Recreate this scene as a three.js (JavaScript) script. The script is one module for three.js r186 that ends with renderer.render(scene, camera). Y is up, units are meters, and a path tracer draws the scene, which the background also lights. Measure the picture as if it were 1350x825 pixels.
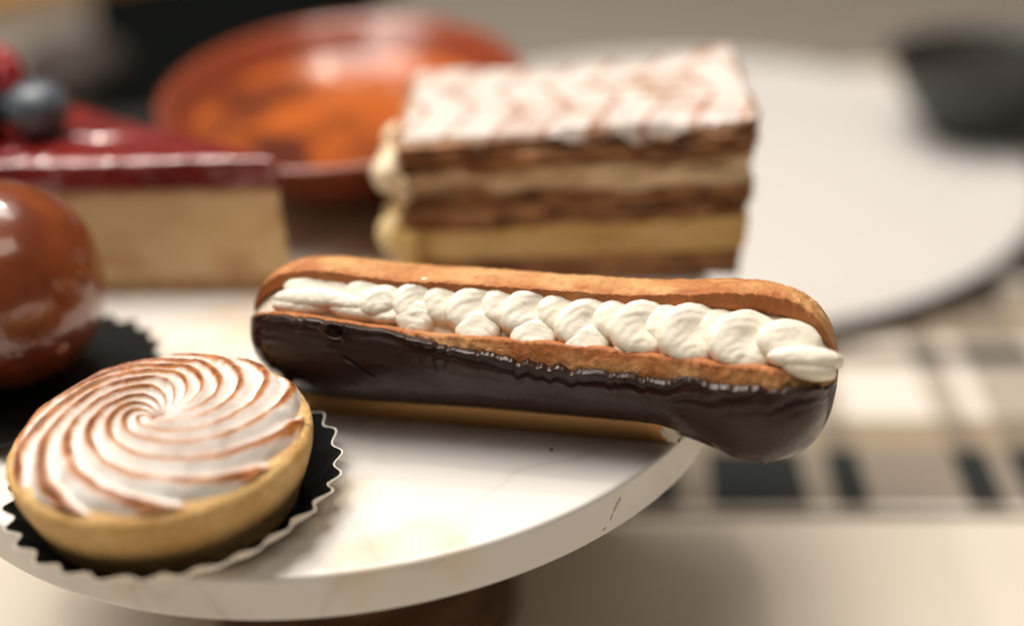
import * as THREE from 'three';
import { RectAreaLightUniformsLib } from 'three/addons/lights/RectAreaLightUniformsLib.js';
import { mergeGeometries } from 'three/addons/utils/BufferGeometryUtils.js';

// ------------------------------------------------------------------ camera, light, exposure
const R = 0.11, H = 0.10;                       // cake stand: radius, height of its top above the table
const PX = 1800, RAD = Math.PI / 180;           // focal length in photo pixels (photo 1350 x 825)
const camPos = new THREE.Vector3(0.452 * R, H + 1.657 * R, 3.086 * R);
const pitch = 28 * RAD, roll = -3 * RAD;
const camF = new THREE.Vector3(0, -Math.sin(pitch), -Math.cos(pitch));
const U0 = new THREE.Vector3(0, Math.cos(pitch), -Math.sin(pitch)), R0 = new THREE.Vector3(1, 0, 0);
const camR = R0.clone().multiplyScalar(Math.cos(roll)).addScaledVector(U0, Math.sin(roll));
const camU = U0.clone().multiplyScalar(Math.cos(roll)).addScaledVector(R0, -Math.sin(roll));
const camera = new THREE.PerspectiveCamera(2 * Math.atan(412.5 / PX) / RAD, 1350 / 825, 0.02, 20);
camera.position.copy(camPos); camera.up.copy(camU); camera.lookAt(camPos.clone().add(camF));
camera.updateMatrixWorld();
camera.focus = 0.314;
camera.userData.fStop = 2.6;
const at = (px, py, y) => {                     // pixel of the photo -> the point of the horizontal plane at height y
  const d = camF.clone().addScaledVector(camR, (px - 675) / PX).addScaledVector(camU, -(py - 412.5) / PX);
  return camPos.clone().addScaledVector(d, (y - camPos.y) / d.y);
};

const scene = new THREE.Scene();
scene.background = new THREE.Color().setRGB(0.06, 0.053, 0.045);
RectAreaLightUniformsLib.init();
const renderer = new THREE.WebGLRenderer({ antialias: true });
renderer.toneMapping = THREE.LinearToneMapping;
renderer.toneMappingExposure = 1.08;
renderer.shadowMap.enabled = true;

function areaLight(name, pos, target, w, h, color, intensity) {
  const l = new THREE.RectAreaLight(color, intensity, w, h);
  l.name = name; l.position.set(...pos); l.lookAt(...target); scene.add(l); return l;
}
// a broad soft window-like source high behind on the left, a weaker one high on the right front
areaLight('window_light', [-0.32, 1.45, -0.34], [0, H, 0], 1.2, 0.9, new THREE.Color().setRGB(1, 0.925, 0.845), 9.6);
areaLight('ceiling_panel_light', [0.5, 1.5, 0.55], [0.05, H, 0], 0.7, 0.5, new THREE.Color().setRGB(1, 0.9, 0.78), 3);
// small bulbs of the room, seen only as glints in glaze
function bulb(x, y, z, i) {
  const l = new THREE.SpotLight(new THREE.Color().setRGB(1, 0.9, 0.76), i, 0, 0.6, 0.6, 2);
  l.name = 'ceiling_spot_light'; l.position.set(x, y, z); l.target.position.set(0, H, 0); l.castShadow = true; l.shadow.radius = 1.4; scene.add(l, l.target);
}
bulb(-0.35, 1.2, -0.35, 0.7); bulb(0.12, 1.3, -0.6, 0.7);

// ------------------------------------------------------------------ noise
const h3 = (x, y, z) => { let n = Math.imul(x, 374761393) ^ Math.imul(y, 668265263) ^ Math.imul(z, 2147483647 - 1274126177); n = Math.imul(n ^ (n >>> 13), 1274126177); n ^= n >>> 16; return (n >>> 0) / 4294967295; };
const sm = (t) => t * t * t * (t * (t * 6 - 15) + 10), mix = (a, b, t) => a + (b - a) * t, cl = (x, a = 0, b = 1) => Math.min(b, Math.max(a, x));
const step = (a, b, x) => { const t = cl((x - a) / (b - a)); return t * t * (3 - 2 * t); };
function vn(x, y, z) {                           // value noise, -1..1
  const i = Math.floor(x), j = Math.floor(y), k = Math.floor(z), u = sm(x - i), v = sm(y - j), w = sm(z - k);
  const l = (a, b) => mix(mix(h3(i, j + a, k + b), h3(i + 1, j + a, k + b), u), 0, 0);
  return 2 * mix(mix(l(0, 0), l(1, 0), v), mix(l(0, 1), l(1, 1), v), w) - 1;
}
function fbm(x, y, z, o = 4) { let s = 0, a = 0.5; for (let i = 0; i < o; i++) { s += a * vn(x, y, z); x = x * 2.03 + 17.1; y = y * 2.03 + 5.3; z = z * 2.03 + 9.7; a *= 0.5; } return s; }
let seed = 7; const rnd = () => { seed = (Math.imul(seed, 1664525) + 1013904223) >>> 0; return seed / 4294967296; };

// ------------------------------------------------------------------ textures
function pn(x, y, p, s) { const i = Math.floor(x), j = Math.floor(y), u = sm(x - i), v = sm(y - j), m = (a) => ((a % p) + p) % p; return 2 * mix(mix(h3(m(i), m(j), s), h3(m(i + 1), m(j), s), u), mix(h3(m(i), m(j + 1), s), h3(m(i + 1), m(j + 1), s), u), v) - 1; }
function pf(u, v, base, o, s) { let r = 0, a = 0.5, p = base; for (let i = 0; i < o; i++) { r += a * pn(u * p, v * p, p, s + i); p *= 2; a *= 0.55; } return r; }
function tex(n, fn, color) {
  const d = new Uint8Array(n * n * 4);
  for (let j = 0; j < n; j++) for (let i = 0; i < n; i++) { const c = fn(i / n, j / n), q = 4 * (j * n + i); for (let k = 0; k < 3; k++) d[q + k] = 255 * cl(Array.isArray(c) ? c[k] : c); d[q + 3] = 255; }
  const t = new THREE.DataTexture(d, n, n); t.wrapS = t.wrapT = THREE.RepeatWrapping; t.magFilter = THREE.LinearFilter; t.minFilter = THREE.LinearMipmapLinearFilter; t.generateMipmaps = true;
  if (color) t.colorSpace = THREE.SRGBColorSpace; t.needsUpdate = true; return t;
}
const rep = (t, s) => { const c = t.clone(); c.repeat.set(s, s); c.needsUpdate = true; return c; };   // uv are metres: s repeats per metre
const grain = tex(512, (u, v) => 0.5 + 0.6 * pf(u, v, 12, 5, 3));
const pores = tex(512, (u, v) => { const a = pf(u, v, 20, 4, 11), b = pf(u, v, 60, 2, 23); return cl(0.75 + 0.5 * a - 1.6 * Math.max(0, b - 0.22)); });

// ------------------------------------------------------------------ builders
const C = (r, g, b) => new THREE.Color().setRGB(r, g, b);
const M = (o) => new THREE.MeshPhysicalMaterial({ roughness: 0.6, ...o });
function grid(nu, nv, fn, o = {}) {             // fn(u, v) -> [x, y, z, r, g, b, uvx, uvy]; o.wrap: u closes on itself
  const cu = o.wrap ? nu : nu + 1, pos = [], col = [], uv = [], idx = []; let colored = false;
  for (let j = 0; j <= nv; j++) for (let i = 0; i < cu; i++) {
    const p = fn(i / nu, j / nv); pos.push(p[0], p[1], p[2]);
    if (p.length > 5) { colored = true; col.push(p[3], p[4], p[5]); }
    uv.push(p[6] ?? i / nu * (o.lu ?? 0.1), p[7] ?? j / nv * (o.lv ?? 0.1));
  }
  for (let j = 0; j < nv; j++) for (let i = 0; i < nu; i++) {
    const a = j * cu + i, b = j * cu + (i + 1) % cu, c = a + cu, d = b + cu;
    if (o.flip) idx.push(a, c, b, b, c, d); else idx.push(a, b, c, b, d, c);
  }
  const g = new THREE.BufferGeometry();
  g.setAttribute('position', new THREE.Float32BufferAttribute(pos, 3)); g.setAttribute('uv', new THREE.Float32BufferAttribute(uv, 2));
  if (colored) g.setAttribute('color', new THREE.Float32BufferAttribute(col, 3));
  g.setIndex(idx); g.computeVertexNormals(); return g;
}
const taken = {};
const numbered = (n) => { const k = taken[n] = (taken[n] ?? -1) + 1; return k ? `${n}_${String(k).padStart(3, '0')}` : n; };
function mesh(name, geo, mat, parent) { const m = new THREE.Mesh(geo, mat); m.name = parent ? name : numbered(name); m.castShadow = m.receiveShadow = true; (parent ?? scene).add(m); return m; }
function thing(name, label, category, p = [0, 0, 0], turn = 0, group) { const o = new THREE.Group(); o.name = numbered(name); o.position.set(...p); o.rotation.y = turn; o.userData = { label, category }; if (group) o.userData.group = group; scene.add(o); return o; }
const tag = (o, label, category, group) => { o.userData.label = label; o.userData.category = category; if (group) o.userData.group = group; return o; };
function lathe(profile, n = 160, wob = 0) {     // profile [[r, y]...]; uv in metres
  let len = 0; const acc = profile.map((p, i) => (len += i ? Math.hypot(p[0] - profile[i - 1][0], p[1] - profile[i - 1][1]) : 0));
  return grid(n, profile.length - 1, (u, v) => { const k = Math.round(v * (profile.length - 1)), a = u * Math.PI * 2, [r, y] = profile[k]; const w = 1 + wob * fbm(Math.cos(a) * 3, y * 120, Math.sin(a) * 3, 3); return [r * w * Math.cos(a), y, r * w * Math.sin(a), , , , u * 0.2, acc[k]].map((q, i) => i > 2 && i < 6 ? undefined : q); }, { wrap: true, flip: true });
}
// smooth a coarse profile into many points with rounded corners
function smooth(pts, n = 80) { const c = new THREE.CatmullRomCurve3(pts.map(([r, y]) => new THREE.Vector3(r, y, 0)), false, 'centripetal', 0.5); return c.getPoints(n).map((p) => [Math.max(p.x, 0), p.y]); }
function rounded(pts, rad) {                     // polyline with its corners rounded
  const out = [pts[0]];
  for (let i = 1; i < pts.length - 1; i++) {
    const [a, b, c] = [pts[i - 1], pts[i], pts[i + 1]], d0 = Math.hypot(a[0] - b[0], a[1] - b[1]), d1 = Math.hypot(c[0] - b[0], c[1] - b[1]), r = Math.min(rad, d0 * 0.45, d1 * 0.45);
    const p = [b[0] + (a[0] - b[0]) * r / d0, b[1] + (a[1] - b[1]) * r / d0], q = [b[0] + (c[0] - b[0]) * r / d1, b[1] + (c[1] - b[1]) * r / d1];
    for (let k = 0; k <= 6; k++) { const t = k / 6; out.push([0, 1].map((m) => (1 - t) * (1 - t) * p[m] + 2 * t * (1 - t) * b[m] + t * t * q[m])); }
  }
  out.push(pts[pts.length - 1]); return out;
}

// ------------------------------------------------------------------ table
const tableTex = tex(512, (u, v) => { const n = pf(u, v, 4, 5, 31), m = pf(u, v, 40, 2, 37), w = 0.035 * n + 0.02 * m; return [0.84 + w, 0.8 + w, 0.74 + w]; }, true);
const table = mesh('table_top', new THREE.BoxGeometry(3, 0.04, 3), M({ color: 0xffffff, map: rep(tableTex, 1.4), roughness: 0.55 }));
table.position.y = -0.02; table.userData.kind = 'structure';

// ------------------------------------------------------------------ cake stand
const marbleTex = tex(1024, (u, v) => {
  const w = 0.35 * pf(u, v, 3, 5, 41), vein = Math.pow(1 - Math.abs(Math.sin(Math.PI * (2 * u + 2 * v + 1.6 * w + 0.6 * pf(u, v, 8, 3, 47)))), 9), blot = Math.max(0, pf(u, v, 5, 4, 53)), warm = Math.max(0, pf(u, v, 9, 3, 61) - 0.12);
  const g = 0.89 - 0.12 * vein * (0.4 + blot) - 0.09 * blot; return [g - 0.03 * warm, g - 0.014 - 0.13 * warm, g - 0.034 - 0.26 * warm];
}, true);
const stand = thing('cake_stand', 'round white marble cake stand with a dark wooden foot, holding the pastries', 'cake stand');
const T = 0.0122;
{
  const prof = rounded([[0, H], [R, H], [R, H - T], [0.0, H - T]], 0.0016);
  const dense = []; for (let i = 0; i < prof.length - 1; i++) { const n = Math.max(1, Math.ceil(Math.hypot(prof[i + 1][0] - prof[i][0], prof[i + 1][1] - prof[i][1]) / 0.006)); for (let k = 0; k < n; k++) dense.push([mix(prof[i][0], prof[i + 1][0], k / n), mix(prof[i][1], prof[i + 1][1], k / n)]); } dense.push(prof[prof.length - 1]);
  const g = lathe(dense, 240), p = g.attributes.position, uv = g.attributes.uv;
  for (let i = 0; i < p.count; i++) { const x = p.getX(i), y = p.getY(i), z = p.getZ(i), r = Math.hypot(x, z); if (r > R - 0.0004) { const k = 1 + (H - y) / R; uv.setXY(i, x * k, z * k); } else uv.setXY(i, x, z); }
  mesh('marble_plate', g, M({ color: 0xffffff, map: rep(marbleTex, 4.2), roughness: 0.32, clearcoat: 0.25, clearcoatRoughness: 0.22 }), stand);
  const wood = tex(256, (u, v) => { const q = pf(u, v, 3, 3, 71), l = 0.5 + 0.5 * Math.sin(50 * v + 14 * q + 3 * pf(u, v, 30, 2, 73)); return [0.36 + 0.1 * l, 0.25 + 0.07 * l, 0.16 + 0.05 * l]; }, true);
  const wm = M({ color: 0xffffff, map: rep(wood, 12), roughness: 0.5 });
  mesh('stem', lathe(smooth([[0.05, H - T - 0.0005], [0.045, H - T - 0.006], [0.02, H - 0.03], [0.014, 0.05], [0.018, 0.03], [0.03, 0.0185]], 50), 80), wm, stand);
  mesh('foot', lathe(rounded([[0, 0.018], [0.036, 0.018], [0.047, 0.010], [0.047, 0.0005], [0, 0.0005]], 0.003), 120), wm, stand);
  // grey-green chips on the rim
  const chip = (px, py, w, h, a) => {
    const best = new THREE.Vector3(); let bd = 1e9;
    for (let k = 0; k < 2000; k++) { const t = k / 2000 * Math.PI, y = H - T * 0.6, v = new THREE.Vector3(R * Math.cos(t), y, R * Math.sin(t)), q = v.clone().sub(camPos), d = q.dot(camF); const e = Math.abs(675 + PX * q.dot(camR) / d - px); if (e < bd) { bd = e; best.copy(v); } }
    const n = new THREE.Vector3(best.x, 0, best.z).normalize(), yy = H - T * py, s = new THREE.Shape();
    for (let k = 0; k < 9; k++) { const t = k / 9 * 6.283, r = 0.6 + 0.5 * rnd(); s[k ? 'lineTo' : 'moveTo'](w * r * Math.cos(t), h * r * Math.sin(t)); }
    const m = mesh('rim_stain', new THREE.ExtrudeGeometry(s, { depth: 0.0003, bevelEnabled: false }), M({ color: C(0.5, 0.46, 0.38), roughness: 0.8 }), stand);
    m.position.set(n.x * (R - 0.00018), yy, n.z * (R - 0.00018)); m.lookAt(n.x * 2, yy, n.z * 2); m.rotateZ(a);
  };
  chip(812, 0.46, 0.0005, 0.0017, -0.5); chip(806, 0.62, 0.0003, 0.001, -0.4); chip(797, 0.8, 0.0007, 0.00025, 0.3); chip(817, 0.34, 0.0003, 0.0009, -0.3);
}

// ------------------------------------------------------------------ eclair in a gold tray
const eL = at(342, 430, H + 0.0195), eR = at(1106, 487, H + 0.0195), eM = eL.clone().add(eR).multiplyScalar(0.5), half = eL.distanceTo(eR) / 2, eTurn = -Math.atan2(eR.z - eL.z, eR.x - eL.x);
const ecl = (px, py, h = 0.03) => { const p = at(px, py, H + h).sub(eM); return p.x * Math.cos(-eTurn) + p.z * Math.sin(-eTurn); };      // pixel -> place along the eclair
const eZ = (p) => -(p.x - eM.x) * Math.sin(-eTurn) + (p.z - eM.z) * Math.cos(-eTurn);
const lipL = at(388, 517, H + 0.0055), lipR = at(897, 560, H + 0.0055), lipZ = (eZ(lipL) + eZ(lipR)) / 2, trayX1 = ecl(897, 560, 0.0055), trayX0 = -half + 0.004;
{
  const tray = thing('gold_cake_board', 'long gold cardboard pastry tray with a torn white corner, under the chocolate eclair', 'cake board', [eM.x, H, eM.z], eTurn);
  const gt = tex(256, (u, v) => 0.5 + 0.4 * pf(u, v, 16, 4, 83));
  const gold = M({ color: C(0.58, 0.32, 0.125), metalness: 0.85, roughness: 0.4, bumpMap: rep(gt, 60), bumpScale: 0.00008 });
  const w = trayX1 - trayX0, cx = (trayX0 + trayX1) / 2, z0 = lipZ - 0.038, lh = 0.0056;
  mesh('tray_floor', new THREE.BoxGeometry(w, 0.0005, 0.038).translate(cx, 0.0006, (lipZ + z0) / 2), gold, tray);
  // front lip: slightly wavy thin wall
  const lip = (zz, x0, x1, th) => grid(4, 120, (u, v) => { const x = mix(x0, x1, v), k = Math.floor(u * 4 + 0.5) % 4, y = k === 0 || k === 3 ? 0.0003 : lh + 0.00012 * fbm(x * 300, zz, 2, 3), s = k < 2 ? 0.5 : -0.5; return [x, y, zz + s * th + 0.0002 * fbm(x * 60, 3, 1, 2)]; }, { wrap: true });
  mesh('front_lip', lip(lipZ, trayX0, trayX1 - 0.0032, 0.0006), gold, tray);
  mesh('rear_lip', lip(z0, trayX0, trayX1, 0.0006), gold, tray);
  // dark card edge along the top of the lip
  mesh('card_edge', new THREE.BoxGeometry(w - 0.004, 0.00022, 0.0005).translate(cx - 0.002, lh + 0.0002, lipZ - 0.0004), M({ color: C(0.05, 0.04, 0.035), roughness: 0.7 }), tray);
  // torn corner: frayed white paper plies
  const paper = M({ color: C(0.75, 0.7, 0.6), roughness: 0.9 });
  for (let k = 0; k < 3; k++) {
    const s = new THREE.Shape(); const y0 = 0.0004 + k * 0.0013, x0 = trayX1 - 0.0045 + 0.0006 * k, n = 8;
    s.moveTo(x0, y0); for (let i = 0; i <= n; i++) s.lineTo(trayX1 - 0.0012 + 0.0014 * rnd() + (k === 1 ? 0.0004 : 0), y0 + (i / n) * 0.0021); s.lineTo(x0 - 0.001, y0 + 0.0022);
    mesh('torn_paper', new THREE.ExtrudeGeometry(s, { depth: 0.00022, bevelEnabled: false }).translate(0, 0, lipZ - 0.0002 + 0.00028 * k), paper, tray);
  }
}
const eclair = thing('eclair', 'chocolate glazed eclair filled with piped cream, overhanging the stand in its gold tray', 'eclair', [eM.x, H, eM.z], eTurn);
{
  const cap = (s) => Math.sqrt(Math.max(0, 1 - Math.pow(Math.abs(s), s < 0 ? 9 : 10)));
  const D = RAD, nx = 520, sOf = (u) => { const t = 2 * u - 1; return Math.sin(t * Math.PI / 2) * 0.35 + t * 0.65 > 0 ? 1 - Math.pow(1 - Math.abs(t), 1.6) : -(1 - Math.pow(1 - Math.abs(t), 1.6)); };
  const rad = (s) => 0.0181 * (1 + 0.155 * step(0.35, 0.85, s) + 0.05 * step(-0.4, -0.9, s) - 0.03 * Math.exp(-Math.pow((s - 0.05) / 0.4, 2)));
  const yc = (s) => 0.0195 + 0.0006 * Math.exp(-Math.pow(s / 0.4, 2)) - 0.0012 * step(0.45, 1, s) + 0.0012 * step(-0.4, -0.9, s);
  const body = (s, th, off) => {                 // a point of the eclair's skin, th from the front (0) over the top (90) to the rear (180)
    const x = s * half, c = cap(s), r = Math.max(0, (rad(s) + off)) * Math.pow(c, 0.95) * (1 + 0.02 * fbm(x * 70, Math.cos(th) * 1.5, Math.sin(th) * 1.5, 3));
    let y = yc(s) + r * Math.sin(th), z = r * Math.cos(th) * 1.0;
    const onTray = step(trayX1 + 0.014, trayX1 + 0.002, x), low = onTray * step(0.15, -0.9, Math.sin(th)); z *= 1 - 0.16 * low; y += 0.0012 * low;
    const floor = mix(-0.004, 0.0012, onTray); if (y < floor) y = floor;
    const lim = lipZ - 0.0006; if (y < 0.008 && onTray > 0) { const k = onTray * step(0.0085, 0.0055, y); if (z > lim) z = mix(z, lim, k); }
    return [x, y, z];
  };
  const lipT = (s) => (74.5 + 6 * step(0.2, 0.8, s) - 14 * step(0.88, 1, Math.abs(s)) + 2.2 * fbm(s * 9, 4, 1, 4)) * D;
  const edgeT = (s) => (31.5 + 7 * step(-0.1, -0.8, s) - 3.5 * step(0.1, 0.7, s) + 1.3 * fbm(s * 11, 8, 2, 4)) * D;
  const chocT = (s) => edgeT(s) / D - (0.4 + 14 * step(-0.5, 0.15, s) * (1 - 0.4 * step(0.35, 0.9, s)) + (4.2 * fbm(s * 11, 3, 7, 3) + 4.5 * Math.max(0, fbm(s * 30, 5, 2, 3)) - 1.6 * Math.max(0, fbm(s * 60, 2, 9, 2))) * step(-0.75, 0, s) + 2.4 * Math.max(0, fbm(s * 55, 1, 3, 2)) * step(-0.5, -0.95, s) * 2.2);
  const choux = M({ color: 0xffffff, vertexColors: true, roughness: 0.72, bumpMap: rep(pores, 40), bumpScale: 0.00022 });
  const tone = (x, th, edge, s) => {              // baked crust: golden with browner patches and an orange-brown cut edge
    const n = fbm(x * 160, th * 4, 3, 4), m = fbm(x * 45, th * 2, 9, 3), p = Math.max(0, fbm(x * 420, th * 11, 5, 2) - 0.18) * 1.5;
    let b = cl(0.35 + 0.9 * n + 0.6 * m + edge), g = cl(step(0.8, 1, s) * (0.4 + 0.9 * fbm(x * 300, th * 5, 1, 3)));
    const a = [0.64, 0.33, 0.125], d = [0.40, 0.135, 0.034], k = a.map((q, i) => mix(q, d[i], b) * (1 - 0.35 * p)); return k.map((q, i) => mix(q, [0.25, 0.16, 0.06][i], g * 0.75));
  };
  const part = (from, to, n, th0, flip) => {     // a thick shell of choux between two angles
    const nv = n + 10;
    return grid(nx, 2 * n + 8, (u, v) => {
      const s = sOf(u), k = v * (2 * n + 8), a = from(s), b = to(s); let th, off, e = 0;
      if (k <= n) { th = mix(b, a, k / n); off = 0; } else if (k >= n + 8) { th = mix(a, b, (k - n - 8) / n); off = -0.0045; } else { const q = (k - n) / 8; off = -0.0045 * q; th = a + (b > a ? -1 : 1) * 0.05 * Math.sin(q * Math.PI); }
      const dist = Math.abs(th - a); e = Math.exp(-dist / 0.09) * 0.9; if (off < 0) e = 0.85;
      const rough = (e > 0.1 ? 0.0006 * e * fbm(s * 90, th * 30, off * 900, 3) : 0) + 0.00035 * fbm(s * 50, th * 10, 2, 3) - (s > 0.75 ? 0.0013 * Math.max(0, fbm(s * 26, th * 7, 4, 3) - 0.1) : 0);
      const puff = off === 0 && b > a ? 0.0007 * Math.exp(-dist / 0.12) : 0;
      const p = body(s, th, off + rough + puff), c = tone(s * half, th, e, s * (off === 0 ? 1 : 0)); return [...p, ...c, s * half, th * 0.02];
    }, { flip });
  };
  mesh('choux_top', part(lipT, () => 205 * D, 90, 0, true), choux, eclair);
  mesh('choux_base', part(edgeT, () => -150 * D, 90, 0, false), choux, eclair);
  // chocolate coat
  const nt = 240;
  const coat = grid(nx + 200, nt, (u, v) => {
    const s = sOf(u), x = s * half, a = chocT(s) * D, b = -165 * D, th = mix(a, b, Math.pow(v, 1.6)), d = (a - th) / D;
    let t = 0.0011 * Math.sqrt(cl(d / 2.6)) + 0.0006 * Math.exp(-Math.pow((d - 3.2) / 1.8, 2)) * (0.7 + 1.2 * fbm(x * 120, 3, 2, 3));
    const flow = d + 4 * fbm(x * 55, 2, 8, 3) + 26 * (s - 0.2) * step(0.0, 0.9, s);
    t += 0.00026 * Math.sin(flow * 0.62 + 2 * fbm(x * 40, d * 0.1, 3, 2)) * Math.exp(-Math.pow((d - 9) / 9, 2)) * (0.5 + 0.8 * step(-0.6, 0.2, s) - 0.7 * step(0.5, 0.9, s));
    t += 0.0005 * fbm(x * 130, d * 0.09, 5, 3) * Math.exp(-d / 30) + 0.0005 * fbm(x * 28, d * 0.03, 6, 2);
    t += 0.00045 * fbm(x * 150, d * 0.3, 9, 3) * Math.exp(-Math.pow((d - 3) / 3, 2));
    if (x > trayX1 - 0.006) t += 0.0011 * step(trayX1 - 0.006, trayX1 + 0.004, x);
    // curled fold, knife nick and a drip under the far end
    const fx = (x - ecl(447, 428)) / 0.0028, fy = (d - 7) / 5; const rr = Math.hypot(fx, fy); if (fx < 0.8) t += 0.0011 * Math.exp(-Math.pow((rr - 1) / 0.28, 2)); t -= 0.0007 * Math.exp(-rr * rr * 2.5);
    const nxk = (x - ecl(452, 462)) / 0.0045, ny = (d - 30 - 7 * nxk) / 1.4; t -= 0.0007 * Math.exp(-ny * ny) * step(1, 0.6, Math.abs(nxk));
    const p = body(s, th, t); const dx = (x - ecl(1006, 600, 0.004)) / 0.0011, dt = (th / D + 66) / 4; p[1] -= 0.0014 * Math.exp(-dx * dx - dt * dt);
    return p.concat([undefined, undefined, undefined]).slice(0, 3);
  }, { flip: false, lu: 0.14, lv: 0.08 });
  mesh('chocolate_glaze', coat, M({ color: C(0.027, 0.0115, 0.0078), roughness: 0.72, roughnessMap: rep(grain, 9), clearcoat: 0.12, clearcoatRoughness: 0.22, specularIntensity: 0.5 }), eclair);
  // cream
  const cream = M({ color: C(0.88, 0.82, 0.69), roughness: 0.42, bumpMap: rep(grain, 60), bumpScale: 0.00004 });
  mesh('cream_core', grid(200, 60, (u, v) => { const s = sOf(u) * 0.985, p = body(s, v * Math.PI * 2, -0.0048 - 0.001 * (1 - cap(s))); return p; }, { flip: true }), cream, eclair);
  const FA = 51 * D, en = new THREE.Vector3(0, Math.sin(FA), Math.cos(FA)), ev = new THREE.Vector3(0, Math.cos(FA), -Math.sin(FA)), ex = new THREE.Vector3(1, 0, 0);
  function blob(w, h, d, sd, concave, groove, pow = 0.62) {      // a piped lobe facing +z
    return grid(72, 44, (u, v) => {
      const a = u * Math.PI * 2, b = v * Math.PI * 0.72, sb = Math.sin(b), cb = Math.cos(b), q = sb;
      const ruffle = 1 + 0.05 * fbm(Math.cos(a) * 2.2 + sd, Math.sin(a) * 2.2, sd, 3) + 0.035 * step(0.6, 1, q) * fbm(Math.cos(a) * 7 + sd, Math.sin(a) * 7, 2, 2);
      let z = d * Math.sign(cb) * Math.pow(Math.abs(cb), pow) - concave * d * Math.exp(-Math.pow(q / 0.55, 2));
      const x = w / 2 * q * ruffle * Math.cos(a), y = h / 2 * q * ruffle * Math.sin(a);
      const arc = Math.hypot(x + w * 0.12, y + h * 0.42) / 0.0021 + 0.5 * fbm(x * 300 + sd, y * 300, 2, 2), fold = 1 - Math.abs(((arc % 1) + 1) % 1 - 0.35) * 1.5;
      z += groove * 2.2 * fold * step(0.15, 0.5, q) * step(1.6, 1.2, b) + 0.00022 * fbm(x * 420 + sd, y * 380, sd, 3);
      return [x, y, z];
    }, { wrap: true, lu: 0.03, lv: 0.01 });
  }
  // place(px, py): lobe centred where the photo shows it, on the slanting face of the filling
  function put(px, py, w, h, d, lift, o = {}) {
    const g = blob(w, h, d, rnd() * 50, o.concave ?? 0.16, o.groove ?? 0.00006, o.pow);
    const m = mesh(o.name ?? 'cream_swirl', g, cream, eclair);
    const B = new THREE.Matrix4().makeBasis(ex, ev, en), q = new THREE.Quaternion().setFromRotationMatrix(B);
    // intersect the pixel's ray with the plane en.p = k in local axes
    const k = new THREE.Vector3(0, yc(0), 0).dot(en) + lift, inv = new THREE.Matrix4().copy(eclair.matrixWorld).invert();
    const o0 = camPos.clone().applyMatrix4(inv), d0 = at(px, py, H).applyMatrix4(inv).sub(o0).normalize(), t = (k - o0.dot(en)) / d0.dot(en);
    m.position.copy(o0.addScaledVector(d0, t)); m.quaternion.copy(q);
    m.rotateY(o.tilt ?? 0.42); m.rotateZ(o.roll ?? 0.2);
  }
  eclair.updateMatrixWorld(true);
  // large lobes and the small curls under them
  const big = [[556, 396, 0.0125], [632, 404, 0.0148], [704, 407, 0.0152], [776, 424, 0.0145], [848, 430, 0.0142], [911, 437, 0.0142], [982, 447, 0.0152]];
  for (const [px, py, w] of big) { const k = step(760, 920, px); put(px, py + 4, w * 1.14, 0.0120 + 0.0026 * k, 0.0034, 0.0130 + 0.0012 * k, { tilt: 0.24 + 0.1 * k + 0.06 * rnd(), roll: 0.3 + 0.2 * rnd(), concave: 0.3, groove: 0.00007, pow: 0.5 }); }
  const small = [[548, 424, 0.0095], [630, 438, 0.0108], [704, 449, 0.0112], [773, 458, 0.0104], [838, 468, 0.01], [899, 476, 0.0102], [976, 482, 0.0118]];
  for (const [px, py, w] of small) put(px, py - 3 - 4 * step(800, 850, px), w, 0.0098, 0.0036, 0.0128 - 0.0004 * step(790, 845, px), { name: 'cream_curl', tilt: 0.22, roll: 0.25, concave: 0.14, groove: 0.00005, pow: 0.6 });
  // flatter strokes at both ends and lobes that show between the large ones
  put(425, 382, 0.0195, 0.0082, 0.0032, 0.0130, { roll: 0.02, tilt: 0.04 }); put(490, 389, 0.0135, 0.0092, 0.0036, 0.0130, { roll: 0.1, tilt: 0.1 });
  put(412, 396, 0.0195, 0.0056, 0.0034, 0.0145, { roll: 0.06, tilt: 0.05, concave: 0 }); put(502, 399, 0.0115, 0.0078, 0.0036, 0.0142, { roll: 0.5, tilt: 0.25 }); put(458, 402, 0.013, 0.0048, 0.0034, 0.0142, { roll: -0.15, tilt: 0.05, concave: 0 });
  put(398, 405, 0.015, 0.0052, 0.0034, 0.0138, { roll: 0.02, tilt: 0.05, concave: 0 }); put(470, 411, 0.015, 0.0056, 0.0034, 0.0136, { roll: -0.1, tilt: 0.05, concave: 0 }); put(515, 414, 0.0115, 0.0062, 0.0032, 0.0132, { roll: 0.2, tilt: 0.1 });
  for (const [px, py] of [[592, 398], [668, 402], [742, 410], [816, 420], [882, 428], [948, 434]]) put(px, py + 4, 0.0125, 0.0112, 0.0034, 0.0124, { tilt: 0.3, roll: 0.3 });
  put(1040, 452, 0.015, 0.0105, 0.0036, 0.0138, { roll: 0.1, tilt: 0.3 }); put(1062, 474, 0.0165, 0.0054, 0.0036, 0.0158, { roll: 0.02, tilt: 0.0, concave: 0 }); put(1066, 487, 0.0125, 0.0044, 0.003, 0.0152, { roll: -0.05, tilt: 0.05, concave: 0 });
}

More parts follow.
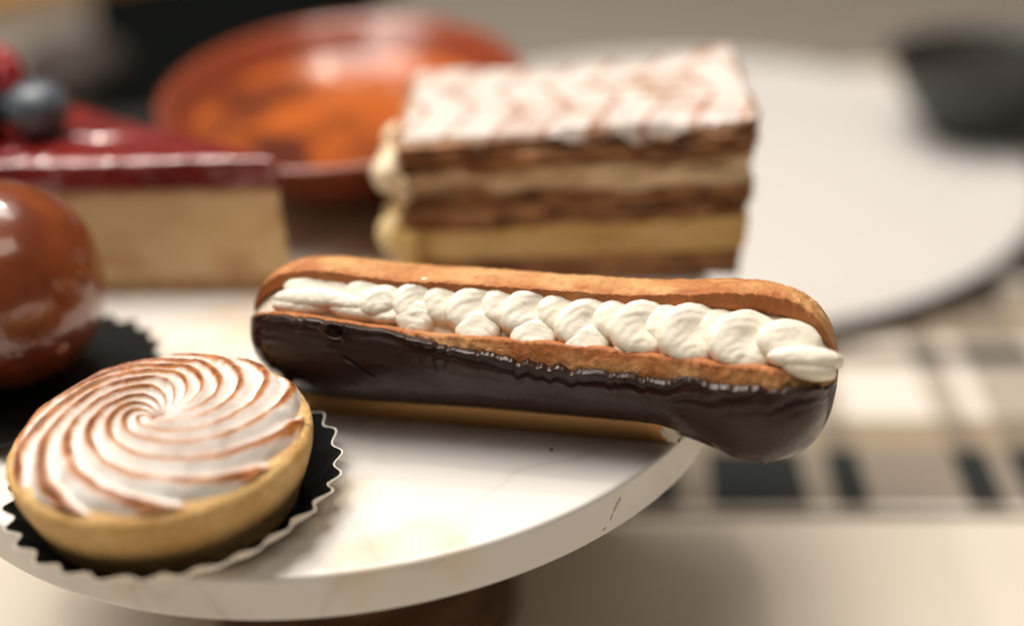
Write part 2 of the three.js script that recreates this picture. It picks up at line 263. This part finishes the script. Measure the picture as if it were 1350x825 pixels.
// ------------------------------------------------------------------ lemon meringue tart and its paper case
const tartC = new THREE.Vector3(-0.0295, H, 0.0825);
function paperCase(name, label, x, z, r0, r1, hh, nf, lift, dark) {
  const o = thing(name, label, 'paper case', [x, H, z]);
  const wall = (off, top, ph = 0) => (u, v) => {
    const a = u * Math.PI * 2, t = v, k = Math.pow(t, 1.3), fl = Math.sin(nf * a + ph + 1.4 * fbm(Math.cos(a) * 3, Math.sin(a) * 3, 4, 2)), r = mix(r0, r1 + top, Math.pow(t, 0.9)) + off + 0.0012 * k * fl * (0.95 + 0.4 * fbm(Math.cos(a) * 4, Math.sin(a) * 4, 8, 2)) + 0.0016 * k * fbm(Math.cos(a) * 2, Math.sin(a) * 2, r0 * 99, 2);
    return [r * Math.cos(a), 0.0006 + hh * Math.pow(t, 1.25) + 0.0002 * k * fl + lift * k * fbm(Math.cos(a) * 1.6 + 4, Math.sin(a) * 1.6, 1, 2), r * Math.sin(a)];
  };
  const black = M({ color: C(0.007, 0.0075, 0.007), roughness: 0.7, specularIntensity: 0.35 }), white = dark ? M({ color: C(0.01, 0.01, 0.01), roughness: 0.7 }) : M({ color: C(0.72, 0.66, 0.57), roughness: 0.85 });
  const inner = wall(0, 0), outer = wall(0.0002, 0.0002);
  mesh('black_lining', mergeGeometries([grid(nf * 14, 14, inner, { wrap: true }), new THREE.CircleGeometry(r0, 90).rotateX(-Math.PI / 2).translate(0, 0.0007, 0)].map((g) => { g.deleteAttribute('uv'); return g; })), black, o);
  const g = [grid(nf * 14, 14, outer, { wrap: true, flip: true }), grid(nf * 14, 1, (u, v) => { const p = inner(u, 1), q = outer(u, 1); return v ? q : p; }, { wrap: true })];
  g[0].computeVertexNormals(); mesh(dark ? 'black_backing' : 'white_backing', mergeGeometries(g.map((q) => { q.deleteAttribute('uv'); return q; })), white, o);
  return o;
}
paperCase('paper_case', 'flattened fluted paper case, black inside, under the lemon meringue tart', tartC.x + 0.0008, tartC.z - 0.0016, 0.0275, 0.0368, 0.0075, 29, 0.0015);
{
  const tart = thing('meringue_tart', 'small round tart topped with a spiral of toasted white meringue', 'tart', [tartC.x, H + 0.0012, tartC.z]);
  const hT = 0.0195, rT = 0.0336;
  const prof = rounded([[0, 0], [0.0282, 0], [rT - 0.0006, hT * 0.7], [rT, hT - 0.001], [rT - 0.0036, hT + 0.0008], [rT - 0.0052, hT - 0.004], [0, hT - 0.004]], 0.0022);
  const dense = []; for (let i = 0; i < prof.length - 1; i++) { const n = Math.max(1, Math.ceil(Math.hypot(prof[i + 1][0] - prof[i][0], prof[i + 1][1] - prof[i][1]) / 0.0009)); for (let k = 0; k < n; k++) dense.push([mix(prof[i][0], prof[i + 1][0], k / n), mix(prof[i][1], prof[i + 1][1], k / n)]); } dense.push(prof[prof.length - 1]);
  const crust = grid(260, dense.length - 1, (u, v) => {
    const a = u * Math.PI * 2, [r, y] = dense[Math.round(v * (dense.length - 1))], ca = Math.cos(a), sa = Math.sin(a), n = fbm(ca * 4, y * 150, sa * 4, 3), f = fbm(ca * 22, y * 700, sa * 22, 3), top = 0.0005 * fbm(ca * 2, 4, sa * 2, 3) * step(0.6, 1, y / hT);
    const k = cl(0.4 + 0.7 * n + 0.8 * f); return [(r + 0.0003 * n + 0.00012 * f) * ca, y + top, (r + 0.0003 * n + 0.00012 * f) * sa, mix(0.76, 0.6, k), mix(0.5, 0.32, k), mix(0.2, 0.095, k), u * 0.2, v * 0.06];
  }, { wrap: true, flip: true });
  mesh('pastry_crust', crust, M({ color: 0xffffff, vertexColors: true, roughness: 0.68, bumpMap: rep(pores, 45), bumpScale: 0.00035 }), tart);
  const N = 10, rM = rT - 0.0022;
  const mer = grid(960, 300, (u, v) => {
    const q = Math.pow(v, 0.85), a = u * Math.PI * 2, ca = Math.cos(a), sa = Math.sin(a), wob = fbm(ca * q * 2.6 + 3, sa * q * 2.6, 5, 3);
    // arms wind outwards against the clock seen from above (z points to the viewer)
    const turn = 2 * Math.PI * 0.8 * Math.pow(q, 0.66), ph = (N * (-a - turn + 1.1) + 1.5 * wob) / (2 * Math.PI), id = Math.floor(ph), f = ph - id, w = 0.85 + 0.3 * h3(((id % N) + N) % N, 3, 1);
    const ridge = f < 0.62 ? Math.sin(f / 0.62 * Math.PI / 2) ** 1.25 : Math.cos((f - 0.62) / 0.38 * Math.PI / 2) ** 0.8;
    const amp = 0.0025 * w * step(0.03, 0.32, q) * (1 - 0.35 * step(0.8, 1, q));
    const dome = 0.0052 * (1 - Math.pow(q, 3)) + 0.0022 - 0.0028 * Math.exp(-Math.pow(q / 0.1, 2)) - 0.0012 * step(0.93, 1, q);
    const edge = 1 + 0.028 * (ridge - 0.4) * step(0.75, 1, q) + 0.02 * wob * step(0.8, 1, q), r = rM * q * edge;
    const lump = 0.0005 * wob + 0.0002 * fbm(ca * q * 26, sa * q * 26, 3, 4);
    const y = hT - 0.0012 + dome + amp * (ridge - 0.35) + lump;
    // scorched crests
    const var1 = 1.2 + 1.4 * fbm(ca * q * 5 + 9, sa * q * 5, 2, 4) + 0.25 * h3(((id % N) + N) % N, 9, 2), crest = Math.exp(-Math.pow((f - 0.67) / 0.165, 2)), line = Math.exp(-Math.pow((f - 0.695) / 0.09, 2));
    const b = cl(0.5 * Math.max(0, fbm(ca * q * 14, sa * q * 14, 4, 3)) * step(0.3, 0.7, f) + crest * 1.2 * var1 * step(0.04, 0.16, q) + 0.9 * Math.exp(-Math.pow(q / 0.07, 2)) * (sa > -0.3 ? 1 : 0.5) + 0.22 * Math.max(0, fbm(ca * q * 6, sa * q * 6, 7, 3)) + 0.45 * Math.max(0, fbm(ca * 5, sa * 5, 3, 3)) * step(0.85, 1, q)), dk = cl(1.1 * Math.exp(-Math.pow(q / 0.05, 2)) + line * var1 * step(0.05, 0.2, q) * (0.75 + 0.9 * fbm(ca * q * 9, sa * q * 9, 11, 3)));
    const W = [0.9, 0.88, 0.84], O = [0.52, 0.2, 0.05], K = [0.16, 0.045, 0.012], c = W.map((x, i) => mix(mix(x, O[i], Math.min(1, b * 1.1)), K[i], Math.min(1, dk)));
    return [r * ca, y, r * sa, ...c];
  }, { wrap: true, flip: true });
  mesh('meringue', mer, M({ color: 0xffffff, vertexColors: true, roughness: 0.5, sheen: 0.15 }), tart);
}

// ------------------------------------------------------------------ glazed dome and its case
const sphC = at(-2, 376, H + 0.0285), sphR = 0.0268;
paperCase('paper_case', 'black fluted paper case under the round caramel glazed cake', sphC.x + 0.004, sphC.z + 0.005, 0.024, 0.0335, 0.0035, 26, 0.001, true);
{
  const o = thing('glazed_dome_cake', 'shiny round caramel brown glazed cake in a black paper case', 'cake', [sphC.x, H, sphC.z]);
  const g = grid(200, 160, (u, v) => {
    const a = u * Math.PI * 2, b = v * Math.PI, n = [Math.sin(b) * Math.cos(a), Math.cos(b), Math.sin(b) * Math.sin(a)];
    let r = sphR * (1 + 0.012 * fbm(n[0] * 2, n[1] * 2, n[2] * 2 + 5, 3)); r += 0.0006 * Math.max(0, fbm(n[0] * 9, n[1] * 9, n[2] * 9, 3)) * step(0.1, -0.5, n[1]);
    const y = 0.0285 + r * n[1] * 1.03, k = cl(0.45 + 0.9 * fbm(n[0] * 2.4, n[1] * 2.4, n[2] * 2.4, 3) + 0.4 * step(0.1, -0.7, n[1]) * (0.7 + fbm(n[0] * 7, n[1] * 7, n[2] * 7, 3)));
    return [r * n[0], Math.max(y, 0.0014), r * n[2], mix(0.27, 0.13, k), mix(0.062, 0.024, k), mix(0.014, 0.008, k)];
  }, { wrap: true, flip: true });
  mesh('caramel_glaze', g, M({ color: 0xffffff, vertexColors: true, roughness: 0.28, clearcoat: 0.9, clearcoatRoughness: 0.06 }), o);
  const gl = M({ color: C(0.3, 0.09, 0.03), roughness: 0.2, clearcoat: 1, clearcoatRoughness: 0.05 });
  for (const [az, el, s] of [[0.72, -0.42, 0.0019], [0.5, -0.02, 0.0008], [1.0, -0.2, 0.0006], [0.35, 0.25, 0.0006]]) {   // air bubbles set in the glaze
    const d = new THREE.Vector3(Math.cos(el) * Math.cos(az), Math.sin(el), Math.cos(el) * Math.sin(az)), m = mesh('glaze_bubble', new THREE.SphereGeometry(s, 20, 14).scale(1, 1, 0.55), gl, o);
    m.position.copy(d).multiplyScalar(sphR * 1.0).y += 0.0285; m.lookAt(m.getWorldPosition(new THREE.Vector3()).add(d));
  }
}

// ------------------------------------------------------------------ cheesecake slice with red jelly
{
  const tip = at(386, 384, H), a0 = at(140, 387, H), dF = a0.clone().sub(tip).setY(0).normalize(), L = 0.108, ang = 34 * RAD;
  const turn = Math.atan2(-dF.z, dF.x);           // local x runs from the tip along the front face
  const o = thing('cheesecake_slice', 'wedge of pale cheesecake topped with shiny red jelly', 'cake slice', [tip.x, H, tip.z], turn);
  // local: x away from the tip; the slice opens towards the rear (-z in the world)
  const side = new THREE.Vector3(dF.x, 0, dF.z).applyAxisAngle(new THREE.Vector3(0, 1, 0), -ang).z < dF.z ? 1 : -1;
  const outline = (grow) => {                     // closed outline of the wedge, corners rounded, [x, z] in local axes
    const s = side > 0 ? 1 : -1, P = [[-grow * 1.2, 0]], e = (t) => [(L + grow) * Math.cos(t), s * (L + grow) * Math.sin(t)];
    const pts = []; for (let i = 0; i <= 60; i++) pts.push([mix(0, L, i / 60), -s * grow]); for (let i = 1; i <= 30; i++) pts.push(e(ang * i / 30)); for (let i = 59; i >= 1; i--) { const r = L * i / 60; pts.push([r * Math.cos(ang) - grow * Math.sin(ang), s * (r * Math.sin(ang) + grow * Math.cos(ang))]); } pts[0] = P[0];
    return pts;
  };
  const slab = (y0, y1, grow, edge, nz, colr) => {
    const pts = outline(grow), n = pts.length, cx = L * 0.62, cz = pts.reduce((q, p) => q + p[1], 0) / n, prof = [];
    prof.push([0, y0], [1, y0]); const steps = 14; for (let i = 0; i <= steps; i++) { const t = i / steps; prof.push([1 - 0.0, mix(y0, y1, t)]); } prof.push([0, y1]);
    const rows = []; rows.push([1, y0, 0]); for (let i = 0; i <= steps; i++) { const t = i / steps, k = Math.max(0, t * (y1 - y0) - (y1 - y0 - edge)); rows.push([0, mix(y0, y1, t), edge - Math.sqrt(Math.max(0, edge * edge - k * k))]); } for (let i = 1; i <= 10; i++) rows.push([i / 10, y1, edge]);
    return grid(n, rows.length - 1, (u, v) => {
      const [x, z] = pts[Math.round(u * n) % n], [inw, y, ins] = rows[Math.round(v * (rows.length - 1))], dx = cx - x, dz = cz - z, d = Math.hypot(dx, dz), w = ins / d;
      const wall = inw === 0 ? nz * fbm(x * 240, y * 300, z * 240, 3) : 0, k = Math.min(1, inw + (1 - inw) * w) + wall / d;
      const yy = y + (inw > 0 && y === y1 ? nz * 0.8 * fbm(x * 70, z * 70, 3, 2) : 0);
      return [x + dx * k, yy, z + dz * k, ...colr(x, y, z)];
    }, { wrap: true, flip: side < 0 });
  };
  mesh('biscuit_base', slab(0.0006, 0.0045, 0.0002, 0.0006, 0.0007, (x, y, z) => { const n = fbm(x * 300, y * 300, z * 300, 3); return [0.5 + 0.2 * n, 0.3 + 0.14 * n, 0.13 + 0.08 * n]; }), M({ color: 0xffffff, vertexColors: true, roughness: 0.9 }), o);
  mesh('cheesecake', slab(0.0046, 0.0335, 0, 0.0008, 0.00035, (x, y, z) => { const n = fbm(x * 90, y * 140, z * 90, 4), b = Math.max(0, fbm(x * 60 + 4, y * 120, 3, 3) - 0.12) * 1.6; return [0.74 - 0.1 * n - 0.2 * b, 0.53 - 0.1 * n - 0.26 * b, 0.28 - 0.08 * n - 0.16 * b]; }), M({ color: 0xffffff, vertexColors: true, roughness: 0.75 }), o);
  mesh('red_jelly', slab(0.0336, 0.0425, 0.0006, 0.0034, 0.0016, (x, y, z) => { const n = fbm(x * 60, y * 60, z * 60, 3); return [0.19 + 0.08 * n, 0.012 + 0.004 * n, 0.011]; }), M({ color: 0xffffff, vertexColors: true, roughness: 0.25, clearcoat: 1, clearcoatRoughness: 0.08 }), o);
  // berries on the jelly
  const berry = (p, r, colr, name, label) => {
    const b = thing(name, label, 'berry', [p.x, H + 0.0425, p.z]);
    mesh('fruit', grid(60, 40, (u, v) => { const a = u * 6.28319, t = v * Math.PI, n = [Math.sin(t) * Math.cos(a), Math.cos(t), Math.sin(t) * Math.sin(a)], w = 1 + 0.03 * fbm(n[0] * 3, n[1] * 3, n[2] * 3, 3); const top = 0.16 * Math.exp(-Math.pow(t / 0.3, 2)); const k = cl(0.5 + fbm(n[0] * 4, n[1] * 4, n[2] * 4 + r * 900, 3)); return [r * n[0] * w, r * 0.9 + r * n[1] * (0.9 - top), r * n[2] * w, ...colr.map((q) => q[0] + (q[1] - q[0]) * k)]; }, { wrap: true, flip: true }), M({ color: 0xffffff, vertexColors: true, roughness: 0.45, clearcoat: 0.3, clearcoatRoughness: 0.3 }), b);
    for (let k = 0; k < 5; k++) { const m = mesh('crown_leaf', new THREE.ConeGeometry(r * 0.16, r * 0.34, 6).rotateX(0.9).translate(0, 0, r * 0.3), M({ color: C(0.05, 0.06, 0.08), roughness: 0.7 }), b); m.position.y = r * 1.68; m.rotation.y = k * 1.2566; }
  };
  berry(at(56, 178, H + 0.0425), 0.0094, [[0.03, 0.16], [0.042, 0.2], [0.06, 0.235]], 'blueberry', 'dusty blue blueberry sitting on the red jelly');
  berry(at(-22, 182, H + 0.0425), 0.0095, [[0.012, 0.02], [0.012, 0.02], [0.015, 0.03]], 'blackcurrant', 'dark shiny berry on the red jelly beside the dusty blueberry');
  // raspberry: drupelets
  const rp = at(-4, 140, H + 0.0425), rb = thing('raspberry', 'red raspberry on the jelly behind the blueberries', 'berry', [rp.x, H + 0.0425, rp.z]);
  const dm = M({ color: C(0.42, 0.012, 0.018), roughness: 0.35, clearcoat: 0.4 }), dg = new THREE.SphereGeometry(0.0026, 14, 10);
  for (let j = 0; j < 6; j++) { const t = 0.25 + j * 0.42, n = Math.max(4, Math.round(11 * Math.sin(t))); for (let i = 0; i < n; i++) { const a = (i + 0.5 * (j % 2)) / n * 6.2832, m = mesh('drupelet', dg, dm, rb); m.position.set(0.0078 * Math.sin(t) * Math.cos(a), 0.0098 + 0.0085 * Math.cos(t), 0.0078 * Math.sin(t) * Math.sin(a)); } }
}

// ------------------------------------------------------------------ custard dish
{
  const c0 = at(203, 140, H + 0.03), c1 = at(692, 104, H + 0.03), cx = (c0.x + c1.x) / 2, w = (c1.x - c0.x) / 2 * 1.0, cz = -0.124, sz = 1.3;
  const o = thing('custard_dish', 'oval terracotta dish of burnt caramel custard behind the pastries', 'dish', [cx, H + 0.0005, cz]);
  const k = w, prof = rounded([[0, 0], [0.5 * k, 0], [0.6 * k, 0.005], [0.96 * k, 0.0285], [k, 0.0302], [0.985 * k, 0.0315], [0.95 * k, 0.0305], [0.83 * k, 0.02], [0.8 * k, 0.0165], [0, 0.0165]], 0.002);
  mesh('terracotta_dish', lathe(prof, 160).scale(1, 1, sz), M({ color: C(0.26, 0.05, 0.018), roughness: 0.3, clearcoat: 0.7, clearcoatRoughness: 0.15 }), o);
  const g = grid(160, 60, (u, v) => { const a = u * 6.28319, r = 0.845 * k * v, x = r * Math.cos(a), z = r * Math.sin(a) * sz, n = fbm(x * 55 + 3, z * 45, 2, 4), m = fbm(x * 25, z * 22 + 2, 8, 3), b = cl(0.5 + 1.2 * n + 1.6 * m), y = 0.0192 + 0.0004 * fbm(x * 120, z * 120, 3, 3) + 0.001 * v ** 8; return [x, y, z, mix(0.5, 0.1, b), mix(0.11, 0.016, b), mix(0.013, 0.005, b)]; }, { wrap: true, flip: true });
  mesh('caramel_custard', g, M({ color: 0xffffff, vertexColors: true, roughness: 0.22, clearcoat: 0.8, clearcoatRoughness: 0.06 }), o);
}
{ // dark riser behind the stand that carries the dish
  const g = new THREE.BoxGeometry(0.17, H - 0.0004, 0.085);
  const m = mesh('display_riser', g, M({ color: C(0.014, 0.013, 0.012), roughness: 0.9, specularIntensity: 0.3 })); m.position.set(-0.07, H / 2 + 0.0001, -0.156);
  tag(m, 'black display block standing behind the cake stand', 'riser');
}

// ------------------------------------------------------------------ mille-feuille
{
  const fl = at(541, 361, H), fr = at(966, 366, H), w = fl.distanceTo(fr), dep = 0.056, turn = -Math.atan2(fr.z - fl.z, fr.x - fl.x) + 0.09;
  const o = thing('custard_slice', 'layered puff pastry custard slice with feathered white icing', 'pastry', [fl.x + 0.001, H + 0.0003, fl.z + 0.0085], turn);   // local origin: the front left corner, x to the right, z to the front
  const per = (t, in_, rc = 0.003) => {           // rounded rectangle outline, t 0..1
    const x0 = in_, x1 = w - in_, z0 = -dep + in_, z1 = -in_, pts = [[x0, z1], [x1, z1], [x1, z0], [x0, z0]], W = x1 - x0, D2 = z1 - z0, tot = 2 * (W + D2); let d = t * tot;
    for (let i = 0; i < 4; i++) { const a = pts[i], b = pts[(i + 1) % 4], l = i % 2 ? D2 : W; if (d <= l) { const k = d / l; return [mix(a[0], b[0], k), mix(a[1], b[1], k)]; } d -= l; } return pts[0];
  };
  const warp = (x, z, y) => y / 0.045 * (0.0035 * x / w + 0.0016 * fbm(x * 32, z * 32, 5, 2) + 0.0012 * fbm(x * 90, z * 60, y * 60, 2));   // the layers sag and rise
  const layer = (y0, y1, bulge, nz, lam, colr, shift = () => 0, n = 380, m = 26) => grid(n, m + 24, (u, v) => {
    const k = v * (m + 24), cx = w / 2, cz = -dep / 2, [px, pz] = per(u, 0); let y, ins;
    const e = (q) => 1 - Math.sqrt(Math.max(0, 1 - Math.pow(Math.abs(2 * q - 1), 4)));
    if (k < 12) { y = y0; ins = 1 - k / 12; } else if (k > m + 12) { y = y1; ins = (k - m - 12) / 12; } else { y = mix(y0, y1, (k - 12) / m); ins = 0; }
    const q = cl((k - 12) / m), side = ins === 0 ? 1 : 0, dx = px - cx, dz = pz - cz, d = Math.hypot(dx, dz);
    const lamn = lam * (fbm(px * 25, y * 1500, pz * 25, 2) + 0.6 * fbm(px * 180, y * 900, pz * 180, 2));
    const off = (bulge * (1 - e(q)) - bulge * 0.5 + nz * (fbm(px * 110, y * 150, pz * 110, 3) + 1.1 * fbm(px * 42 + y0 * 700, y * 60, pz * 42, 2)) + lamn) * (1 - ins) + shift(px, y, pz) * (1 - ins);
    const nxx = Math.abs(dx) / (w / 2) > Math.abs(dz) / (dep / 2) ? Math.sign(dx) : 0, nzz = nxx ? 0 : Math.sign(dz);
    const wv = warp(px, pz, y), yy = y + wv + (0.0009 * fbm(px * 90, pz * 90, y0 * 900, 3)) * (side ? (q - 0.5) * 2 : (y === y1 ? 1 : -1));
    return [(mix(px, cx, ins) + nxx * off) * (1 + 0.6 * y), yy, mix(pz, cz, ins) + nzz * off, ...colr(px, y, pz, side)];
  }, { wrap: true, flip: false });
  const puff = (x, y, z) => { const l = fbm(x * 30, y * 1700, z * 30, 3), n = fbm(x * 140, y * 300, z * 140, 3), k = cl(0.5 + 0.9 * l + 0.7 * n); return [mix(0.52, 0.13, k), mix(0.27, 0.05, k), mix(0.115, 0.018, k)]; };
  const cust = (a, b) => (x, y, z) => { const n = cl(0.5 + 0.8 * fbm(x * 70, y * 90, z * 70, 3)); return a.map((q, i) => mix(q, b[i], n)); };
  const pm = M({ color: 0xffffff, vertexColors: true, roughness: 0.7 }), cm = M({ color: 0xffffff, vertexColors: true, roughness: 0.5 });
  mesh('puff_pastry', layer(0, 0.0078, 0.0004, 0.0009, 0.0009, puff), pm, o);
  mesh('yellow_custard', layer(0.0076, 0.0190, 0.0018, 0.0016, 0, cust([0.72, 0.5, 0.2], [0.5, 0.29, 0.08]), (x, y, z) => x < 0.004 ? 0.005 : 0), cm, o);
  mesh('puff_pastry', layer(0.0188, 0.0280, 0.0004, 0.0024, 0.0020, puff), pm, o);
  mesh('whipped_cream', layer(0.0278, 0.0362, 0.0016, 0.0026, 0, cust([0.78, 0.64, 0.44], [0.64, 0.48, 0.28]), (x, y, z) => x < 0.002 ? 0.0035 : -0.0004), cm, o);
  mesh('puff_pastry', layer(0.0360, 0.0452, 0.0006, 0.0022, 0.0022, puff, () => 0.0008), pm, o);
  // piped bulges on the short side
  for (const [y, z, r] of [[0.0345, -0.004, 0.0068], [0.033, -0.018, 0.0062], [0.034, -0.032, 0.0064], [0.014, -0.007, 0.0075], [0.0135, -0.022, 0.0072], [0.013, -0.038, 0.007]]) mesh('cream_bulge', new THREE.SphereGeometry(r, 28, 18).scale(0.75, 0.8, 1).translate(-0.0045, y, z), M({ color: y > 0.02 ? C(0.8, 0.68, 0.46) : C(0.74, 0.56, 0.28), roughness: 0.5 }), o);
  // icing: brushed sheet that sags over the edges, with feathered brown lines
  const it = (x, z) => {                          // drawn lines, pulled to points by strokes across
    const s = 0.0135, pull = 0.004 * Math.abs(((z / 0.018) % 2 + 2) % 2 - 1) * 2, k = ((x + pull) / s % 1 + 1) % 1, d = Math.abs(k - 0.5) * s; return cl(1.15 - d / 0.0013 + 0.4 * fbm(x * 300, z * 300, 3, 2));
  };
  const ice = grid(260, 130, (u, v) => {
    const U = u * 2 - 1, V = v * 2 - 1, ovx = 0.0012, x = w / 2 + U * (w / 2 + ovx), z = -dep / 2 + V * (dep / 2 + ovx), ex_ = Math.max(Math.abs(U), Math.abs(V)), de = Math.min((1 - Math.abs(U)) * w / 2, (1 - Math.abs(V)) * dep / 2);
    const drip = 0.0014 + 0.005 * Math.max(0, 0.4 + 1.6 * fbm(x * 75, z * 75, 3, 3)), fall = de < 0.0022 ? Math.pow(1 - de / 0.0022, 1.8) * drip : 0;
    const y = 0.0468 + 0.0006 * fbm(x * 50, z * 50, 8, 3) - fall + 0.004 * step(0.75 * w, w * 1.02, x) * step(-0.3 * dep, -dep, z) + 0.00025 * Math.sin(z * 900 + 3 * fbm(x * 40, z * 40, 1, 2));
    const b = it(x, z), worn = cl(2.2 * (fbm(x * 90, z * 90, 6, 4) - 0.12)), W = [0.66, 0.6, 0.55], B = [0.36, 0.13, 0.06]; return [x * 1.028, y + warp(x, z, 0.046), z, ...W.map((q, i) => mix(q, B[i], cl(b * 0.85 + worn * 0.5)))];
  }, { flip: true });
  mesh('white_icing', ice, M({ color: 0xffffff, vertexColors: true, roughness: 0.35, clearcoat: 0.3, clearcoatRoughness: 0.3 }), o);
}

// ------------------------------------------------------------------ things out of focus behind
{
  const pl = thing('white_platter', 'large round white platter on the checked cloth behind the stand', 'platter', [0.135, 0.0045, -0.322]);
  mesh('plate', lathe(rounded([[0, 0.006], [0.15, 0.006], [0.172, 0.0085], [0.181, 0.0095], [0.183, 0.008], [0.17, 0.002], [0.15, 0], [0, 0]], 0.004), 160), M({ color: C(0.64, 0.62, 0.595), roughness: 0.4, clearcoat: 0.4 }), pl);
  const bp = at(1283, 190, 0.012), bw = thing('dark_bowl', 'small black bowl at the far edge of the white platter', 'bowl', [bp.x + 0.01, 0.019, bp.z - 0.02]);
  mesh('bowl', lathe(smooth([[0, 0], [0.028, 0], [0.034, 0.003], [0.05, 0.03], [0.052, 0.034], [0.049, 0.034], [0.034, 0.008], [0, 0.005]], 60), 100), M({ color: C(0.015, 0.017, 0.016), roughness: 0.5 }), bw);
  mesh('dark_sauce', lathe([[0, 0.024], [0.0425, 0.024]], 60), M({ color: C(0.03, 0.024, 0.02), roughness: 0.4 }), bw);
  // checked cloth
  const ct = tex(512, (u, v) => {
    const band = (t, list, p) => list.some(([a, b]) => t * p > a && t * p < b), cx = band(u, [[0.03, 0.045], [0.057, 0.089], [0.099, 0.110], [0.143, 0.155], [0.163, 0.19], [0.205, 0.23]], 0.25), cy = band(v, [[0.003, 0.037], [0.098, 0.112], [0.15, 0.168]], 0.17), cz = band(v, [[0.037, 0.058], [0.12, 0.15]], 0.17), th = 0.03 * Math.sin(u * 512 * 1.57) * Math.sin(v * 512 * 1.57);
    if (cz) return cx ? [0.5 + th, 0.45 + th, 0.39 + th] : [0.6 + th, 0.54 + th, 0.46 + th];
    return cx && cy ? [0.1 + th, 0.12 + th, 0.12 + th] : cx ? [0.66 + th, 0.62 + th, 0.57 + th] : cy ? [0.54 + th, 0.5 + th, 0.45 + th] : [0.86 + th, 0.83 + th, 0.79 + th];
  }, true);
  const c0 = at(720, 682, 0), c1 = at(1400, 682, 0), dir = c1.clone().sub(c0).normalize(), back = new THREE.Vector3(dir.z, 0, -dir.x);
  const cg = grid(160, 120, (u, v) => { const a = u * 0.42, b = v * 0.34, p = c0.clone().addScaledVector(dir, a).addScaledVector(back, b); const y = 0.0012 + 0.0011 * (1 + fbm(p.x * 25, p.z * 25, 2, 3)) * step(0.3, 0.0, v) + 0.0003; return [p.x, y, p.z, , , , a, b].map((q, i) => i > 2 && i < 6 ? undefined : q); }, {});
  const t2 = ct.clone(); t2.repeat.set(1 / 0.25, 1 / 0.17); t2.needsUpdate = true;
  tag(mesh('checked_cloth', cg, M({ color: 0xffffff, map: t2, roughness: 0.9 })), 'black and white checked cloth lying on the table under the platter', 'cloth');
  const run = mesh('linen_runner', grid(80, 60, (u, v) => [mix(-1.4, 1.4, u), 0.0011 + 0.0012 * (1 + fbm(u * 30, v * 10, 3, 3)), mix(-0.5, -1.3, v)], { lu: 2.8, lv: 0.8 }), M({ color: C(0.2, 0.175, 0.145), roughness: 0.95, bumpMap: rep(grain, 20), bumpScale: 0.0006 }));
  tag(run, 'taupe linen runner laid across the far side of the table', 'table runner');
  // black tray far behind on the left
  const q0 = at(330, 60, 0.01), tr = thing('black_tray', 'flat black serving tray on the table far behind the dish', 'tray', [q0.x, 0.0045, q0.z], 0.25);
  mesh('tray_base', new THREE.BoxGeometry(0.2, 0.006, 0.36).translate(0, 0.003, -0.05), M({ color: C(0.004, 0.005, 0.0045), roughness: 1, specularIntensity: 0.05 }), tr);
  for (const s of [-1, 1]) mesh('tray_rim', new THREE.BoxGeometry(0.006, 0.012, 0.37).translate(s * 0.103, 0.006, -0.05), M({ color: C(0.004, 0.005, 0.0045), roughness: 1, specularIntensity: 0.05 }), tr);
  // brown bun between the slice and the tray
  const b0 = at(95, 78, 0.03), bun = mesh('chocolate_bun', grid(70, 40, (u, v) => { const a = u * 6.28319, t = v * Math.PI, k = 0.036 * (1 + 0.06 * fbm(Math.cos(a) * 2, v * 4, Math.sin(a) * 2, 3)); return [k * Math.sin(t) * Math.cos(a), 0.02 + 0.6 * k * Math.cos(t), k * Math.sin(t) * Math.sin(a)]; }, { wrap: true, flip: true }), M({ color: C(0.03, 0.02, 0.015), roughness: 0.7 }));
  bun.position.set(b0.x, 0.004, b0.z); tag(bun, 'round dark brown bun behind the cheesecake slice', 'bun');
  // amber wooden board in the far corner
  const w0 = at(0, -10, 0.01), wb = mesh('wooden_board', new THREE.BoxGeometry(0.34, 0.016, 0.14), M({ color: C(0.5, 0.26, 0.08), roughness: 0.5 }));
  wb.position.set(w0.x, 0.0122, w0.z - 0.03); wb.rotation.y = 0.55; tag(wb, 'amber wooden board on the table in the far corner', 'board');
}

// ------------------------------------------------------------------ crumbs on the marble
for (const [px, py, q] of [[727, 594, 0.0005]]) {
  const p = at(px, py, H), m = mesh('crumb', new THREE.DodecahedronGeometry(q, 0), M({ color: C(0.3, 0.13, 0.05), roughness: 0.9 }));
  m.position.set(p.x, H + q * 0.7, p.z); m.rotation.set(px, py, 1); tag(m, 'tiny brown pastry crumb on the bare marble in front of the gold tray', 'crumb');
}

renderer.render(scene, camera);
